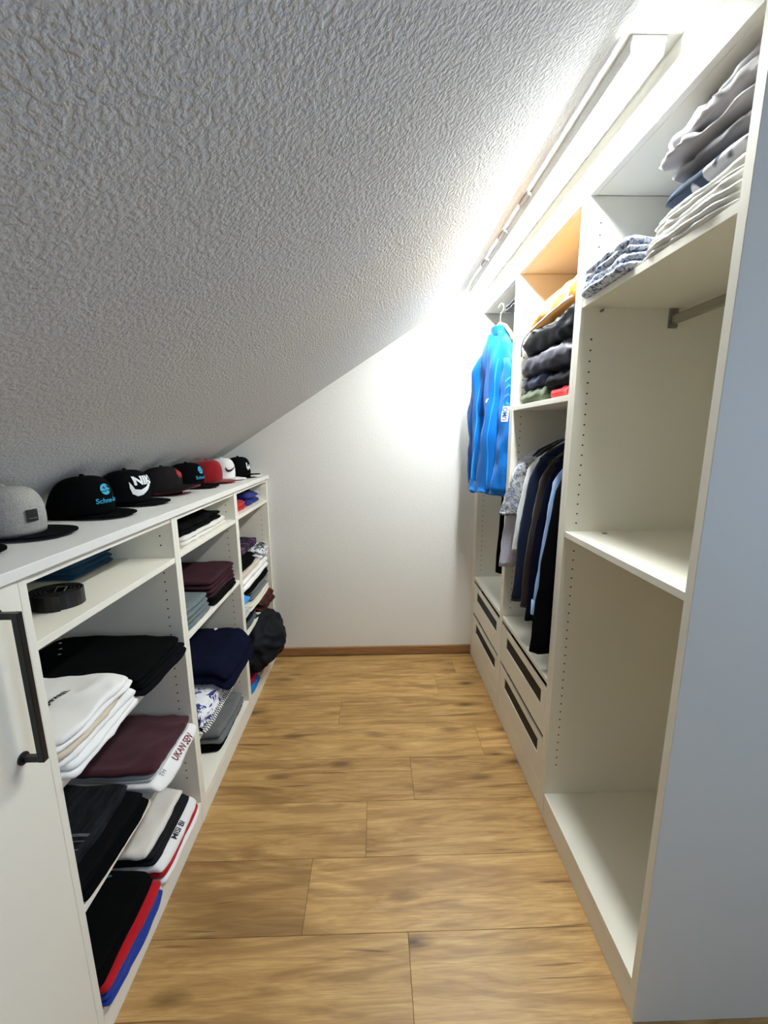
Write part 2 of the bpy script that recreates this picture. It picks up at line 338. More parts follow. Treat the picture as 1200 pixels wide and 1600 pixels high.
for t, ya, yb, zz_ in ((cB, yB0, yB1, 1.492), (cC, yC0, yC1, 2.035)):
    c = t.location; b = bmesh.new(); bbox(b, .905 - c.x, .921 - c.x, ya + .003 - c.y, yb - .003 - c.y, zz_ - .014, zz_ + .014, .005); link('hanging_rail', bm_mesh('rail', b), 'alu', t)
struct(box('trim_1', XR - .0005, XR + .018, .748, D - .001, ZF, ZC - .0006, 'edge_white', None, .0006), 'white fascia board above the wardrobe front')
struct(box('trim_2', XR, XR + .018, 2.4875, D - .0005, .0, ZF - .0004, 'cabinet_white', None, .0006), 'narrow white filler strip between wardrobe and end wall')

# ------------------------------------------------------------------ low unit on the left
XLB = -1.09; TL = .0185
def low_unit(lbl, y0, y1, shelves, name='shelf_cabinet'):
    t = thing(name, lbl, 'cabinet', ((XL + XLB) / 2, (y0 + y1) / 2, 0)); c = t.location
    box('side_panel', XLB, XL, y0, y0 + TL, .0, ZT - .0225, 'cabinet_white', t); box('side_panel', XLB, XL, y1 - TL, y1, .0, ZT - .0225, 'cabinet_white', t)
    box('back_panel', XLB - .006, XLB - .0002, y0, y1, .09, ZT - .0225, 'cabinet_white', t)
    box('bottom_panel', XLB, XL - .001, y0 + TL + .0003, y1 - TL - .0003, .072, .09, 'cabinet_white', t)
    box('plinth', XL - .018, XL - .001, y0 + TL + .0003, y1 - TL - .0003, .0005, .0718, 'cabinet_white', t)
    box('top_rail', XL - .10, XL - .004, y0 + TL + .0003, y1 - TL - .0003, ZT - .041, ZT - .0228, 'cabinet_white', t)
    for z in shelves: box('shelf', XLB, XL - .002, y0 + TL + .0004, y1 - TL - .0004, z - .0175, z, 'cabinet_white', t)
    return t
S1 = low_unit('low white shelf cabinet nearest the viewer with belts and dark folded trousers', .7365, 1.3385, (1.052, .732, .40))
S2 = low_unit('middle low white shelf cabinet with navy and grey folded piles', 1.339, 1.939, (1.058, .753, .342))
S3 = low_unit('far low white shelf cabinet at the end wall with crammed piles', 1.9395, 2.5185, (1.065, .44))
for t, y, zs, sh in ((S1, 1.3385 - TL, zrange(.2, 1.13), (1.052, .732, .40)), (S2, 1.939 - TL, zrange(.2, 1.13), (1.058, .753)), (S3, 2.5185 - TL, zrange(.2, 1.13), (1.065,))):
    holes(t, -.713, y, [z for z in zs if all(abs(z - s + .01) > .025 for s in sh)], t.location.copy(), -1)
S0 = low_unit('low white cabinet with a closed door and black bar handle', .135, .736, (), 'door_cabinet')
dr = link('door', None, None, S0, (0, 0, 0))
c = S0.location
b = bmesh.new(); bbox(b, XL + .0002 - c.x, XL + .0022 - c.x, .139 - c.y, .7285 - c.y, .085, ZT - .026, .0006); bbox(b, XL - .017 - c.x, XL + .0002 - c.x, .158 - c.y, .713 - c.y, .095, ZT - .045)
link('door_leaf', bm_mesh('dl', b), 'cabinet_white', dr)
hd = bmesh.new(); ox, oy = XL + .04 - c.x, .679 - c.y
bbox(hd, ox - .006, ox + .006, oy - .006, oy + .006, .852, 1.150, .001)
bbox(hd, -.17, -.16, 0, .001, 0, .001) if False else None
bbox(hd, XL + .0025 - c.x, ox - .005, oy - .005, oy + .005, .852, .864, .0008); bbox(hd, XL + .0025 - c.x, ox - .005, oy - .005, oy + .005, 1.138, 1.150, .0008)
cyl(hd, (XL + .0023 - c.x, oy, .858), .012, .003, 'x', 20); cyl(hd, (XL + .0023 - c.x, oy, 1.144), .012, .003, 'x', 20)
tag(link('handle', bm_mesh('handle', hd), 'black_metal', dr), 'matt black bar handle with round rosettes')
wtp = box('worktop', -1.105, XL + .012, .10, D - .001, ZT - .022, ZT, 'worktop_white', None, .0012)
tag(wtp, 'long white worktop over the low cabinets, lined with caps', 'worktop')

# ------------------------------------------------------------------ flat print helpers
def text_polys(txt, size, bold=.0):
    cu = bpy.data.curves.new('txt', 'FONT'); cu.body = txt; cu.size = size; cu.align_x = 'CENTER'; cu.align_y = 'CENTER'; cu.offset = bold * size; cu.resolution_u = 4
    o = bpy.data.objects.new('txt', cu); COL.objects.link(o)
    dg = bpy.context.evaluated_depsgraph_get(); me = bpy.data.meshes.new_from_object(o.evaluated_get(dg))
    bpy.data.objects.remove(o); bpy.data.curves.remove(cu)
    bm = bmesh.new(); bm.from_mesh(me); bpy.data.meshes.remove(me); return bm
def poly_bm(*polys):
    bm = bmesh.new()
    for P in polys: bm.faces.new([bm.verts.new((x, y, 0)) for x, y in P])
    return bm
def tess(bm, cuts=2):
    bmesh.ops.triangulate(bm, faces=bm.faces[:])
    bmesh.ops.subdivide_edges(bm, edges=bm.edges[:], cuts=cuts, use_grid_fill=True); return bm
def swoosh(s):
    up = [(-.5, .12), (-.40, -.13), (-.22, -.16), (.0, -.08), (.5, .2)]; lo = [(.08, -.19), (-.15, -.33), (-.34, -.36), (-.48, -.27), (-.52, -.08)]
    return [(x * s, y * s) for x, y in up + lo]
def circ(cx, cy, r, a0=0, a1=360, n=20): return [(cx + r * cos(radians(a0 + (a1 - a0) * k / n)), cy + r * sin(radians(a0 + (a1 - a0) * k / n))) for k in range(n + (a1 - a0 < 360))]
def ring(cx, cy, r0, r1, a0, a1, n=14): return circ(cx, cy, r1, a0, a1, n) + circ(cx, cy, r0, a0, a1, n)[::-1]
def join_bm(a, b, dx=0, dy=0):
    for vv in b.verts: vv.co.x += dx; vv.co.y += dy
    t = bpy.data.meshes.new('t'); b.to_mesh(t); b.free(); a.from_mesh(t); bpy.data.meshes.remove(t); return a

# ------------------------------------------------------------------ caps
def cap(lbl, x, y, mat, billmat, logo=None, H=.122, a=.092, b=.082, rot=0, curve=0., under=None, billL=.080, shift=.022, grp='caps in a row on the worktop'):
    t = thing('baseball_cap', lbl, 'cap', (x, y, ZT + .0006), rot, grp)
    e1, e2 = .52, .92
    def P(th, ph, k=1.0):
        r = max(cos(ph), 0) ** e1; z = sin(ph) ** e2
        back = .5 - .5 * cos(th)
        return Vector((a * k * r * cos(th) + shift * z, b * k * r * sin(th), H * k * z * (1 - .10 * back * r)))
    bm = bmesh.new(); N, Mr = 48, 16; rings = []
    for j in range(Mr):
        ph = (pi / 2) * (1 - (1 - j / Mr) ** 1.35) * .995
        rings.append([bm.verts.new(P(2 * pi * k / N, ph) + Vector((0, 0, 0)) - (Vector((cos(2 * pi * k / N), sin(2 * pi * k / N), 0)) * (.0012 if k % 8 == 0 and j > 0 else 0))) for k in range(N)])
    for A, B in zip(rings, rings[1:]):
        for k in range(N): bm.faces.new((A[k], A[(k + 1) % N], B[(k + 1) % N], B[k]))
    top = bm.verts.new((shift, 0, H)); 
    for k in range(N): bm.faces.new((rings[-1][k], rings[-1][(k + 1) % N], top))
    inn = [bm.verts.new(Vector((vv.co.x * .965, vv.co.y * .965, .012))) for vv in rings[0]]
    for k in range(N): bm.faces.new((rings[0][(k + 1) % N], rings[0][k], inn[k], inn[(k + 1) % N]))
    link('crown', bm_mesh('crown', bm, True), mat, t)
    bm = bmesh.new(); bmesh.ops.create_uvsphere(bm, u_segments=10, v_segments=6, radius=.007)
    for vv in bm.verts: vv.co = Vector((vv.co.x + shift, vv.co.y, vv.co.z * .6 + H + .001))
    link('button', bm_mesh('btn', bm, True), mat, t)
    # bill
    def bill(dz0, dz1, nm, mt):
        bm = bmesh.new(); nt, ns = 28, 8; T = []; Bt = []
        for i in range(nt + 1):
            th = radians(-74 + 148 * i / nt); rt, rb = [], []
            inner = Vector((a * .985 * cos(th), b * .985 * sin(th), 0))
            q = i / nt * 2 - 1; ext = billL * (1 - abs(q) ** 3.2) ** .75 + .001
            out = inner + Vector((ext, inner.y * .10 * (1 - abs(q) ** 6), 0))
            for s in range(ns + 1):
                p = inner.lerp(out, s / ns); zz = .010 + .004 * (s / ns) - curve * (p.y / b) ** 2 * .028 + curve * .024 - (1 - curve) * .007
                rt.append(bm.verts.new((p.x, p.y, zz + dz1))); rb.append(bm.verts.new((p.x, p.y, zz + dz0)))
            T.append(rt); Bt.append(rb)
        for i in range(nt):
            for s in range(ns):
                bm.faces.new((T[i][s], T[i][s + 1], T[i + 1][s + 1], T[i + 1][s])); bm.faces.new((Bt[i][s], Bt[i + 1][s], Bt[i + 1][s + 1], Bt[i][s + 1]))
            bm.faces.new((T[i][ns], Bt[i][ns], Bt[i + 1][ns], T[i + 1][ns])); bm.faces.new((T[i][0], T[i + 1][0], Bt[i + 1][0], Bt[i][0]))
        for i in (0, nt):
            for s in range(ns): bm.faces.new((T[i][s], T[i][s + 1], Bt[i][s + 1], Bt[i][s]))
        return link(nm, bm_mesh(nm, bm, True), mt, t)
    bl = bill(.0, .004, 'bill', billmat)
    if under: 
        u = bill(-.0016, -.0003, 'bill_underside', under); u['label'] = 'red underside of the bill'
    def onto(bm, mt, u0, z0, nm, off=.0012, lab=None, roll=0):
        for vv in bm.verts:
            u = vv.co.x * cos(roll) - vv.co.y * sin(roll) + u0; z = z0 + vv.co.x * sin(roll) + vv.co.y * cos(roll); zr = min(max(z / H, 0.0), .995); ph = math.asin(zr ** (1 / e2)); r = max(cos(ph), .02) ** e1
            s = max(-.98, min(.98, u / (b * r))); cx = math.sqrt(1 - s * s); vv.co = Vector((a * r * cx + shift * zr + off, u + off * s, z + off * .5))
        o = link(nm, bm_mesh(nm, bm), mt, t)
        if lab: o['label'] = lab
    if logo: logo(onto)
    return t
def lg_patch(onto):
    bm = bmesh.new(); bmesh.ops.create_grid(bm, x_segments=8, y_segments=8, size=.0125)
    for vv in bm.verts: vv.co.y *= 1.15
    onto(bm, 'leather_black', -.016, .052, 'patch', .003, 'black leather square patch')
    onto(tess(poly_bm([(-.009, -.0006), (.009, -.0006), (.009, .0006), (-.009, .0006)])), 'print_grey', -.016, .045, 'patch_line', .004)
def lg_schne(onto):
    onto(tess(poly_bm(circ(0, .001, .0165, 35, 395, 28)), 1), 'print_cyan', 0, .080, 'globe_emblem', .0022, 'cyan globe emblem')
    onto(tess(poly_bm([(-.017, -.003), (-.004, -.004), (.006, -.001), (.006, -.003), (-.003, -.007), (-.016, -.006)], [(-.010, .005), (-.005, .010), (.000, .005), (-.003, .004), (-.003, .001), (-.006, .001), (-.006, .004)], [(.003, .011), (.009, .012), (.017, .006), (.018, .002), (.009, .003)], [(.007, -.002), (.018, .001), (.0175, -.010), (.013, -.006), (.009, -.011), (.010, -.006)]), 1), 'print_black', 0, .080, 'globe_gaps', .0028)
    onto(tess(text_polys('Schne-ba', .021, .012), 1), 'print_cyan', .004, .047, 'lettering', .0022, 'cyan lettering reading Schne-ba')
def lg_nike(onto):
    onto(tess(text_polys('NIKE', .040, .045), 1), 'print_white', .004, .083, 'lettering', .0024, 'white block lettering')
    onto(tess(poly_bm([(x, y * 1.1) for x, y in swoosh(.098)]), 2), 'print_white', .0, .070, 'swoosh', .0020, 'white curved tick')
def lg_tick(onto): onto(tess(poly_bm(swoosh(.062)), 2), 'print_black', -.004, .066, 'swoosh', .0022, 'black curved tick')
def lg_la(onto):
    b = text_polys('L', .044, .03); b = join_bm(b, text_polys('A', .040, .03), .011, -.010); onto(tess(b, 1), 'print_white', 0, .066, 'monogram', .0024, 'white interlocked LA monogram')
def lg_red(onto):
    P = []; random.seed(4)
    for k in range(22): r = (.020 if k % 2 else .008) * random.uniform(.7, 1.15); P.append((r * 1.3 * cos(k * pi / 11), r * sin(k * pi / 11)))
    onto(tess(poly_bm(P), 1), 'print_red', .005, .085, 'embroidery', .0022, 'dark red embroidered splash')
cap('black cap cut by left photo edge, only its bill tip showing', -.932, .80, 'black2', 'black')
cap('grey cap with black bill and black square leather patch', -.915, .985, 'capgrey', 'black2', lg_patch)
cap('black cap with cyan Schne-ba lettering, next to the grey cap', -.905, 1.245, 'black', 'black', lg_schne, rot=-.16)
cap('black cap with large white NIKE lettering and tick', -.91, 1.465, 'black2', 'black2', lg_nike, rot=-.14)
cap('dark suede cap with red embroidery and curved red-lined bill', -.905, 1.70, 'suede', 'suede', lg_red, H=.115, curve=1, under='capred', b=.084)
cap('black cap with cyan Schne-ba lettering, beside the plain red cap', -.905, 1.925, 'black', 'black', lg_schne, H=.116, rot=-.15)
cap('plain dark red cap on the worktop', -.89, 2.125, 'capred', 'capred', None, H=.118, rot=-.2)
cap('white cap with a small black tick', -.865, 2.275, 'white', 'white', lg_tick, H=.118, b=.068, rot=-.42)
cap('black cap with white LA monogram at the end wall', -.82, 2.415, 'black2', 'black', lg_la, H=.118, b=.068, curve=.5, rot=-.5)

# ------------------------------------------------------------------ folded cloth
def nz(x, y, z): return noise.noise(Vector((x, y, z)))
def cloth(name, lbl, mat, x0, x1, y0, y1, z0, h, layers=2, rot=0, seed=0, wr=.004, jit=.010, droop=0, edge=None, crisp=9, rr=None, rump=.0022, rfreq=16, cat='clothing', group=None, n=22, fold=1.0, extra=None, loft=0.):
    hx, hy = (x1 - x0) / 2, (y1 - y0) / 2; cx, cy = (x0 + x1) / 2, (y0 + y1) / 2
    rnd = random.Random(seed * 7 + 1); t = h / layers; bm = bmesh.new(); polys = []
    S = [math.copysign(1 - (1 - abs(2 * i / n - 1)) ** 1.7, 2 * i / n - 1) for i in range(n + 1)]
    lay = []
    for L in range(layers):
        jx0, jx1, jy0, jy1 = [rnd.uniform(-jit, .15 * jit) for _ in range(4)]
        if L == 0: jx0 = jx1 = jy0 = jy1 = 0
        sk_ = rnd.uniform(-.3, .3) * jit / max(hx, .05)
        def pos(u, v, side):
            x = (u * hx) + (jx1 if u > 0 else -jx0) * abs(u); y = (v * hy) + (jy1 if v > 0 else -jy0) * abs(v)
            x *= 1 - .05 * abs(v) ** 7; y *= 1 - .05 * abs(u) ** 7
            y += sk_ * x
            ex = nz(x * 9 + seed, y * 9, L * 1.7) * .006 * fold; ey = nz(x * 9, y * 9 + seed * 1.3, L * 2.1 + 5) * .006 * fold
            x += ex * abs(u) ** 4; y += ey * abs(v) ** 4
            R_ = rr if rr else (.0025 + .55 * t) * (1 if crisp > 6 else 1.4 if crisp > 4 else 2.4)
            du = min(1, hx * (1 - abs(u)) / R_); dv = min(1, hy * (1 - abs(v)) / R_)
            pr = math.sqrt(max(0, (1 - (1 - du) ** 2) * (1 - (1 - dv) ** 2)))
            f = (L + (.5 + .5 * side * pr)) / layers
            base = f * h
            wv = (nz(x * 7 + seed, y * 7 - seed, .3) * .6 + nz(x * 19, y * 15 + seed, 1.1 + L * .2) * .4) * wr * (f ** .7) * (.6 + .4 * pr)
            rdg = (1 - abs(nz(x * 8 + seed * 2.3, y * 11, 4.2 + seed))) ** 5 * wr * .9 * (1 if (side > 0 and L == layers - 1) else .25) * pr
            bulge = loft * (1 - u * u) * (1 - v * v) * f
            z = base + wv * 1.2 + rdg + bulge
            if edge is not None:
                dx = (cx + x) - edge
                if dx > 0: z -= droop * dx * (1 + dx * 6)
            if extra: z += extra(u, v, f)
            if z0 is not None: z = max(z, .0004 + f * h * .25) if edge is None else z
            return Vector((x, y, z))
        top = [[bm.verts.new(pos(u, v, 1)) for v in S] for u in S]
        bot = [[top[i][j] if i in (0, n) or j in (0, n) else bm.verts.new(pos(S[i], S[j], -1)) for j in range(n + 1)] for i in range(n + 1)]
        for i in range(n):
            for j in range(n):
                bm.faces.new((top[i][j], top[i + 1][j], top[i + 1][j + 1], top[i][j + 1]))
                q = (bot[i][j], bot[i][j + 1], bot[i + 1][j + 1], bot[i + 1][j])
                try: bm.faces.new(q)
                except ValueError: pass
    if rump:
        bm.normal_update()
        for vv in bm.verts:
            p = vv.co; f = rfreq
            d = (1 - abs(nz(p.x * f * .7 + seed, p.y * f, p.z * f * 2 + seed * 3.1))) ** 4 - .35 + .5 * nz(p.x * f * 2.2, p.y * f * 2 + seed, p.z * f * 3)
            dd = vv.normal * d * rump; dd.z *= .6; vv.co += dd
            if vv.co.z < .0003 and edge is None: vv.co.z = .0003
    o = link(name, bm_mesh(name, bm, True), mat, None, (cx, cy, z0 + .0006), rot)
    return tag(o, lbl, cat, group)
def on_top(o, bm, mt, u, v, ang, nm, lab=None, off=.0016):
    me = o.data; bv = BVHTree.FromPolygons([x.co[:] for x in me.vertices], [p.vertices[:] for p in me.polygons])
    for vv in bm.verts:
        x = u + vv.co.x * cos(ang) - vv.co.y * sin(ang); y = v + vv.co.x * sin(ang) + vv.co.y * cos(ang)
        h = bv.ray_cast(Vector((x, y, 2)), Vector((0, 0, -1)))
        vv.co = Vector((x, y, (h[0].z if h[0] else 0) + off))
    q = link(nm, bm_mesh(nm, bm), mt, o)
    if lab: q['label'] = lab
    return q
G1 = 'folded tops and trousers in the near low cabinet'
# --- near low cabinet, upper shelf: belts and teal cloth
def belt(lbl, x, y, R, hgt, turns, ph):
    bm = bmesh.new(); N = int(26 * turns); ri = R * .38
    ins, outs = [], []
    for k in range(N + 1):
        a = ph + 2 * pi * turns * k / N; r = ri + (R - ri) * k / N
        for rr, lst in ((r, ins), (r + .0034, outs)):
            lst.append((bm.verts.new((rr * cos(a) * 1.15, rr * sin(a), 0)), bm.verts.new((rr * cos(a) * 1.15, rr * sin(a), hgt))))
    for k in range(N):
        for A, B in ((ins[k], ins[k + 1]), (outs[k], outs[k + 1])): bm.faces.new((A[0], B[0], B[1], A[1]))
        for s in (0, 1): bm.faces.new((ins[k][s], ins[k + 1][s], outs[k + 1][s], outs[k][s]))
    for k in (0, N): bm.faces.new((ins[k][0], ins[k][1], outs[k][1], outs[k][0]))
    t = thing('rolled_belt', lbl, 'belt', (x, y, 1.0526)); link('strap', bm_mesh('strap', bm, False), 'leather_black', t)
    b = bmesh.new(); tube(b, [(-.012, -.004, hgt * .55), (-.010, .016, hgt * 1.02), (.012, .016, hgt * 1.02), (.010, -.004, hgt * .6), (-.012, -.004, hgt * .55)], .0018, 8)
    link('buckle', bm_mesh('bk', b, True), 'chrome', t)
belt('rolled black leather belt at the shelf front with metal buckle', -.770, .945, .050, .037, 4.5, 2.2)
belt('rolled black leather belt half hidden behind the cabinet side', -.835, .845, .052, .038, 4, .4)
o = cloth('folded_jeans', 'dark teal folded garment at the back of the belt shelf', 'teal', -1.07, -.85, 1.10, 1.30, 1.052, .048, 3, 0, 3, .006, cat='clothing', crisp=6)
# --- shelf with black trousers and white shirts
cloth('folded_trousers', 'lower of two black folded trousers overhanging shelf beside white shirts', 'black2', -1.06, -.648, 1.035, 1.312, .732, .026, 2, 0, 11, .003, edge=-.67, droop=.25, group=G1)
o = cloth('folded_trousers', 'upper black folded trousers with small metal studs, beside white shirts', 'black', -1.06, -.660, 1.035, 1.290, .7595, .034, 2, 0, 12, .006, edge=-.69, droop=.2, group=G1)
for u, v in ((-.16, .068), (-.13, .030), (-.106, -.006)):
    b = bmesh.new(); bmesh.ops.create_circle(b, cap_ends=True, radius=.005, segments=10); on_top(o, b, 'chrome', u, v, 0, 'stud', None, .002)
z = .732
o = cloth('folded_t_shirt', 'bottom white t-shirt of the white pile, hanging over shelf edge', 'white', -1.03, -.652, .757, 1.030, z, .022, 2, 0, 21, .003, fold=2.2, rump=.004, edge=-.67, droop=.3, group=G1); z += .022
cloth('folded_t_shirt', 'second lowest white t-shirt of the white pile', 'white', -1.03, -.660, .757, 1.026, z, .018, 1, 0, 22, .003, fold=2.2, rump=.004, group=G1); z += .0184
cloth('folded_t_shirt', 'beige t-shirt between the white ones', 'beige', -1.03, -.668, .757, 1.022, z, .014, 1, 0, 23, .003, fold=2.2, rump=.004, group=G1); z += .0144
wt_ = cloth('folded_t_shirt', 'top white t-shirt of the pile with small black APPAREL print', 'white', -1.03, -.664, .757, 1.026, z, .026, 2, 0, 24, .012, rump=.005, jit=.018, rfreq=11, group=G1, n=30, fold=1.6)
on_top(wt_, tess(text_polys('APPAREL', .018, .03), 1), 'print_black', .054, .026, radians(84), 'print', 'small black lettering')
# --- third shelf
z = .40
cloth('folded_jeans', 'bottom black jeans beneath the washed pair', 'black', -1.05, -.662, .757, 1.036, z, .026, 2, 0, 31, .003, group=G1); z += .0264
cloth('folded_jeans', 'middle black jeans beneath the washed pair', 'black2', -1.05, -.676, .757, 1.030, z, .022, 2, 0, 32, .003, group=G1); z += .0224
o = cloth('folded_jeans', 'top charcoal washed jeans with worn stripes', 'jeans_wash', -1.05, -.712, .757, 1.022, z, .026, 2, 0, 33, .004, group=G1)
for k, (v, ww) in enumerate(((-.030, .008), (-.046, .003), (-.068, .004), (-.084, .012))):
    on_top(o, tess(poly_bm([(-.10, -ww / 2), (.0, -ww / 2), (.0, ww / 2), (-.10, ww / 2)]), 3), 'wear', .160, v, 0, 'worn_stripe', None, .0022)
z = .40
cloth('folded_t_shirt', 'bottom white t-shirt below the plum pile', 'white', -1.0, -.662, 1.052, 1.312, z, .014, 1, 0, 41, .003, group=G1); z += .0144
cloth('folded_t_shirt', 'black t-shirt sandwiched below the lettered white one', 'black2', -1.0, -.666, 1.052, 1.305, z, .010, 1, 0, 42, .002, group=G1); z += .0104
o = cloth('folded_t_shirt', 'white t-shirt with plum lettering under the plum one', 'white', -1.0, -.640, 1.036, 1.314, z, .016, 1, 0, 43, .003, edge=-.668, droop=.75, group=G1, n=28)
on_top(o, tess(text_polys('UKAN SEN', .024, .02), 1), 'print_plum', .167, .03, radians(90), 'print', 'plum lettering on the front edge'); on_top(o, tess(text_polys('TH', .018, .0), 1), 'print_grey', .160, -.085, radians(90), 'print')
z += .017
cloth('folded_t_shirt', 'pale grey t-shirt directly under the plum one', 'lgrey', -1.0, -.668, 1.046, 1.306, z, .014, 2, 0, 44, .003, group=G1); z += .0144
cloth('folded_t_shirt', 'plum folded t-shirt on top of white ones', 'plum', -1.0, -.661, 1.050, 1.308, z, .022, 1, 0, 45, .006, group=G1, n=28, rump=.004)
# --- bottom
z = .09
cloth('folded_t_shirt', 'lowest royal blue t-shirt on the near cabinet floor', 'blue', -1.0, -.648, .757, 1.022, z, .022, 2, 0, 51, .003, group=G1, edge=-.672, droop=.2); z += .0224
cloth('folded_t_shirt', 'red t-shirt between blue one and big black one', 'red', -1.0, -.656, .765, 1.024, z, .022, 1, 0, 52, .003, group=G1); z += .0224
o = cloth('folded_t_shirt', 'black t-shirt with teal print on the blue and red ones', 'black', -1.0, -.672, .757, 1.018, z, .050, 3, 0, 53, .005, group=G1, n=28)
on_top(o, tess(poly_bm(ring(0, 0, .012, .018, 20, 170), ring(.006, .02, .012, .017, 10, 160)), 1), 'print_teal', .050, .085, radians(60), 'print', 'teal curved print')
z = .09
cloth('folded_t_shirt', 'white-hemmed t-shirt at the very bottom, right of blue', 'white', -1.0, -.655, 1.03, 1.300, z, .012, 1, 0, 61, .003, group=G1); z += .0124
cloth('folded_t_shirt', 'crimson t-shirt below the white lettered one', 'red', -1.0, -.660, 1.035, 1.296, z, .026, 1, 0, 62, .003, group=G1); z += .0264
o = cloth('folded_t_shirt', 'white t-shirt with bold black lettering along its front edge', 'white', -1.0, -.664, 1.030, 1.295, z, .022, 1, 0, 63, .003, group=G1, edge=-.69, droop=.4, n=28)
on_top(o, tess(text_polys('MISI BI', .023, .02), 1), 'print_black', .156, .0, radians(90), 'print', 'bold black lettering'); z += .0225
cloth('folded_t_shirt', 'charcoal t-shirt below the off-white top one', 'charcoal', -1.0, -.682, 1.034, 1.285, z, .028, 2, 0, 64, .003, group=G1); z += .0284
cloth('folded_t_shirt', 'off-white wrinkled t-shirt on top of charcoal one', 'offwhite', -1.0, -.706, 1.034, 1.278, z, .018, 1, 0, 65, .007, group=G1, n=28, rump=.004)

# --- middle low cabinet
G2 = 'folded clothes in the middle low cabinet'
cloth('folded_t_shirt', 'white crumpled t-shirt beneath the black one on upper shelf', 'offwhite', -.98, -.688, 1.42, 1.86, 1.058, .030, 2, 0, 71, .010, group=G2, rump=.008)
cloth('folded_t_shirt', 'black folded top on the white one, upper middle shelf', 'black', -.98, -.694, 1.42, 1.83, 1.0886, .040, 2, .0, 72, .010, group=G2, crisp=5, rump=.008)
cloth('folded_sock', 'small tan cloth at the front corner of middle shelf', 'tan', -.735, -.688, 1.385, 1.418, 1.058, .018, 2, 0, 73, .004, n=12, cat='cloth')
cloth('folded_sock', 'small black cloth at the front corner of middle shelf', 'black', -.734, -.69, 1.36, 1.382, 1.058, .016, 1, 0, 74, .004, n=12, cat='cloth')
cloth('folded_sweater', 'black dotted sweater under the plum knit', 'black2', -1.04, -.668, 1.60, 1.885, .753, .036, 2, 0, 81, .006, group=G2, crisp=5)
cloth('folded_sweater', 'plum knitted sweater on middle shelf', 'plumknit', -.98, -.672, 1.585, 1.885, .7896, .075, 4, 0, 82, .006, group=G2, crisp=4.5, jit=.006)
cloth('folded_sweater', 'black folded sweater behind the plum knit', 'black', -1.085, -.985, 1.60, 1.88, .7896, .10, 2, 0, 83, .006, group=G2, crisp=5, n=14)
cloth('folded_sweater', 'grey ribbed knit sweater in front of the plum knit', 'knitgrey', -.96, -.676, 1.36, 1.588, .753, .078, 4, 0, 84, .004, group=G2, crisp=4.5, jit=.006)
z = .342
cloth('folded_shirt', 'black and white zigzag patterned shirt below the leaf print shirt', 'zigzag', -1.0, -.648, 1.36, 1.70, z, .036, 3, 0, 91, .004, group=G2, edge=-.675, droop=.3); z += .0364
cloth('folded_shirt', 'white shirt with blue palm leaf print', 'hawaiian', -1.0, -.655, 1.36, 1.69, z, .042, 2, 0, 92, .005, group=G2, edge=-.70, droop=.35); z = .342
cloth('folded_trousers', 'black folded trousers under the navy ones', 'black', -1.02, -.655, 1.705, 1.905, z, .075, 3, 0, 93, .005, group=G2, crisp=5)
o = cloth('folded_trousers', 'navy tracksuit trousers with small white emblem, overhanging', 'navy', -1.02, -.612, 1.53, 1.905, .342 + .0895, .085, 2, 0, 94, .008, group=G2, crisp=5, edge=-.68, droop=.55, n=28)
on_top(o, tess(poly_bm(circ(0, 0, .008, 0, 360, 12)), 1), 'print_white', .03, .145, 0, 'emblem', 'small white emblem')
cloth('folded_trousers', 'black trousers lowest in the middle cabinet', 'black', -1.0, -.690, 1.56, 1.90, .09, .026, 2, 0, 95, .003, group=G2)
cloth('folded_trousers', 'grey sweatpants folded at the bottom of middle cabinet', 'greysweat', -1.0, -.678, 1.575, 1.90, .1166, .050, 2, 0, 96, .006, group=G2, crisp=6, n=28, rump=.005)

# --- far low cabinet
G3 = 'clothes crammed in the far low cabinet'
o = cloth('folded_t_shirt', 'red sports shirt with white stripe on the top far shelf', 'red', -.98, -.700, 1.965, 2.21, 1.065, .042, 2, 0, 101, .010, group=G3, crisp=5)
on_top(o, tess(poly_bm([(-.10, -.004), (.10, -.004), (.10, .004), (-.10, .004)]), 3), 'print_white', .03, .06, .9, 'stripe')
cloth('folded_t_shirt', 'royal blue crumpled shirt on the top far shelf', 'royal', -.98, -.700, 2.215, 2.45, 1.065, .062, 2, 0, 102, .014, group=G3, crisp=4, rump=.010)
cloth('folded_t_shirt', 'dark multicoloured shirt above the red and blue ones', 'multi', -.98, -.745, 1.97, 2.46, 1.130, .034, 2, 0, 103, .012, group=G3, crisp=4, rump=.010)
z = .44
cloth('folded_trousers', 'charcoal trousers with pale lines, lowest on far pile shelf', 'grey_dark', -.98, -.680, 1.965, 2.20, z, .036, 2, 0, 111, .004, group=G3)
cloth('folded_shirt', 'red and green plaid flannel shirt spilling over far shelf', 'plaid', -.98, -.652, 2.225, 2.492, z, .070, 2, 0, 112, .010, group=G3, crisp=4, edge=-.69, droop=.4, rump=.008)
z = .4764
cloth('folded_trousers', 'navy folded trousers on charcoal ones, far shelf', 'navy', -.98, -.682, 1.965, 2.20, z, .034, 2, 0, 113, .004, group=G3)
cloth('folded_t_shirt', 'cream folded t-shirt above the navy and plaid', 'cream', -.98, -.670, 2.06, 2.46, .512, .030, 3, 0, 114, .005, group=G3)
cloth('folded_t_shirt', 'light grey t-shirt at the left end of the far pile', 'lgrey', -.98, -.672, 1.965, 2.055, .5110, .052, 2, 0, 115, .006, group=G3, crisp=4, n=16)
cloth('folded_trousers', 'mid grey folded trousers in the middle of far pile', 'greyt', -.98, -.680, 2.14, 2.46, .5424, .062, 3, 0, 116, .006, group=G3, crisp=5)
cloth('folded_t_shirt', 'bright blue rolled shirt wedged in the far pile', 'skyblue', -.95, -.672, 1.965, 2.075, .5640, .080, 1, 0, 117, .012, group=G3, crisp=2.6, n=18)
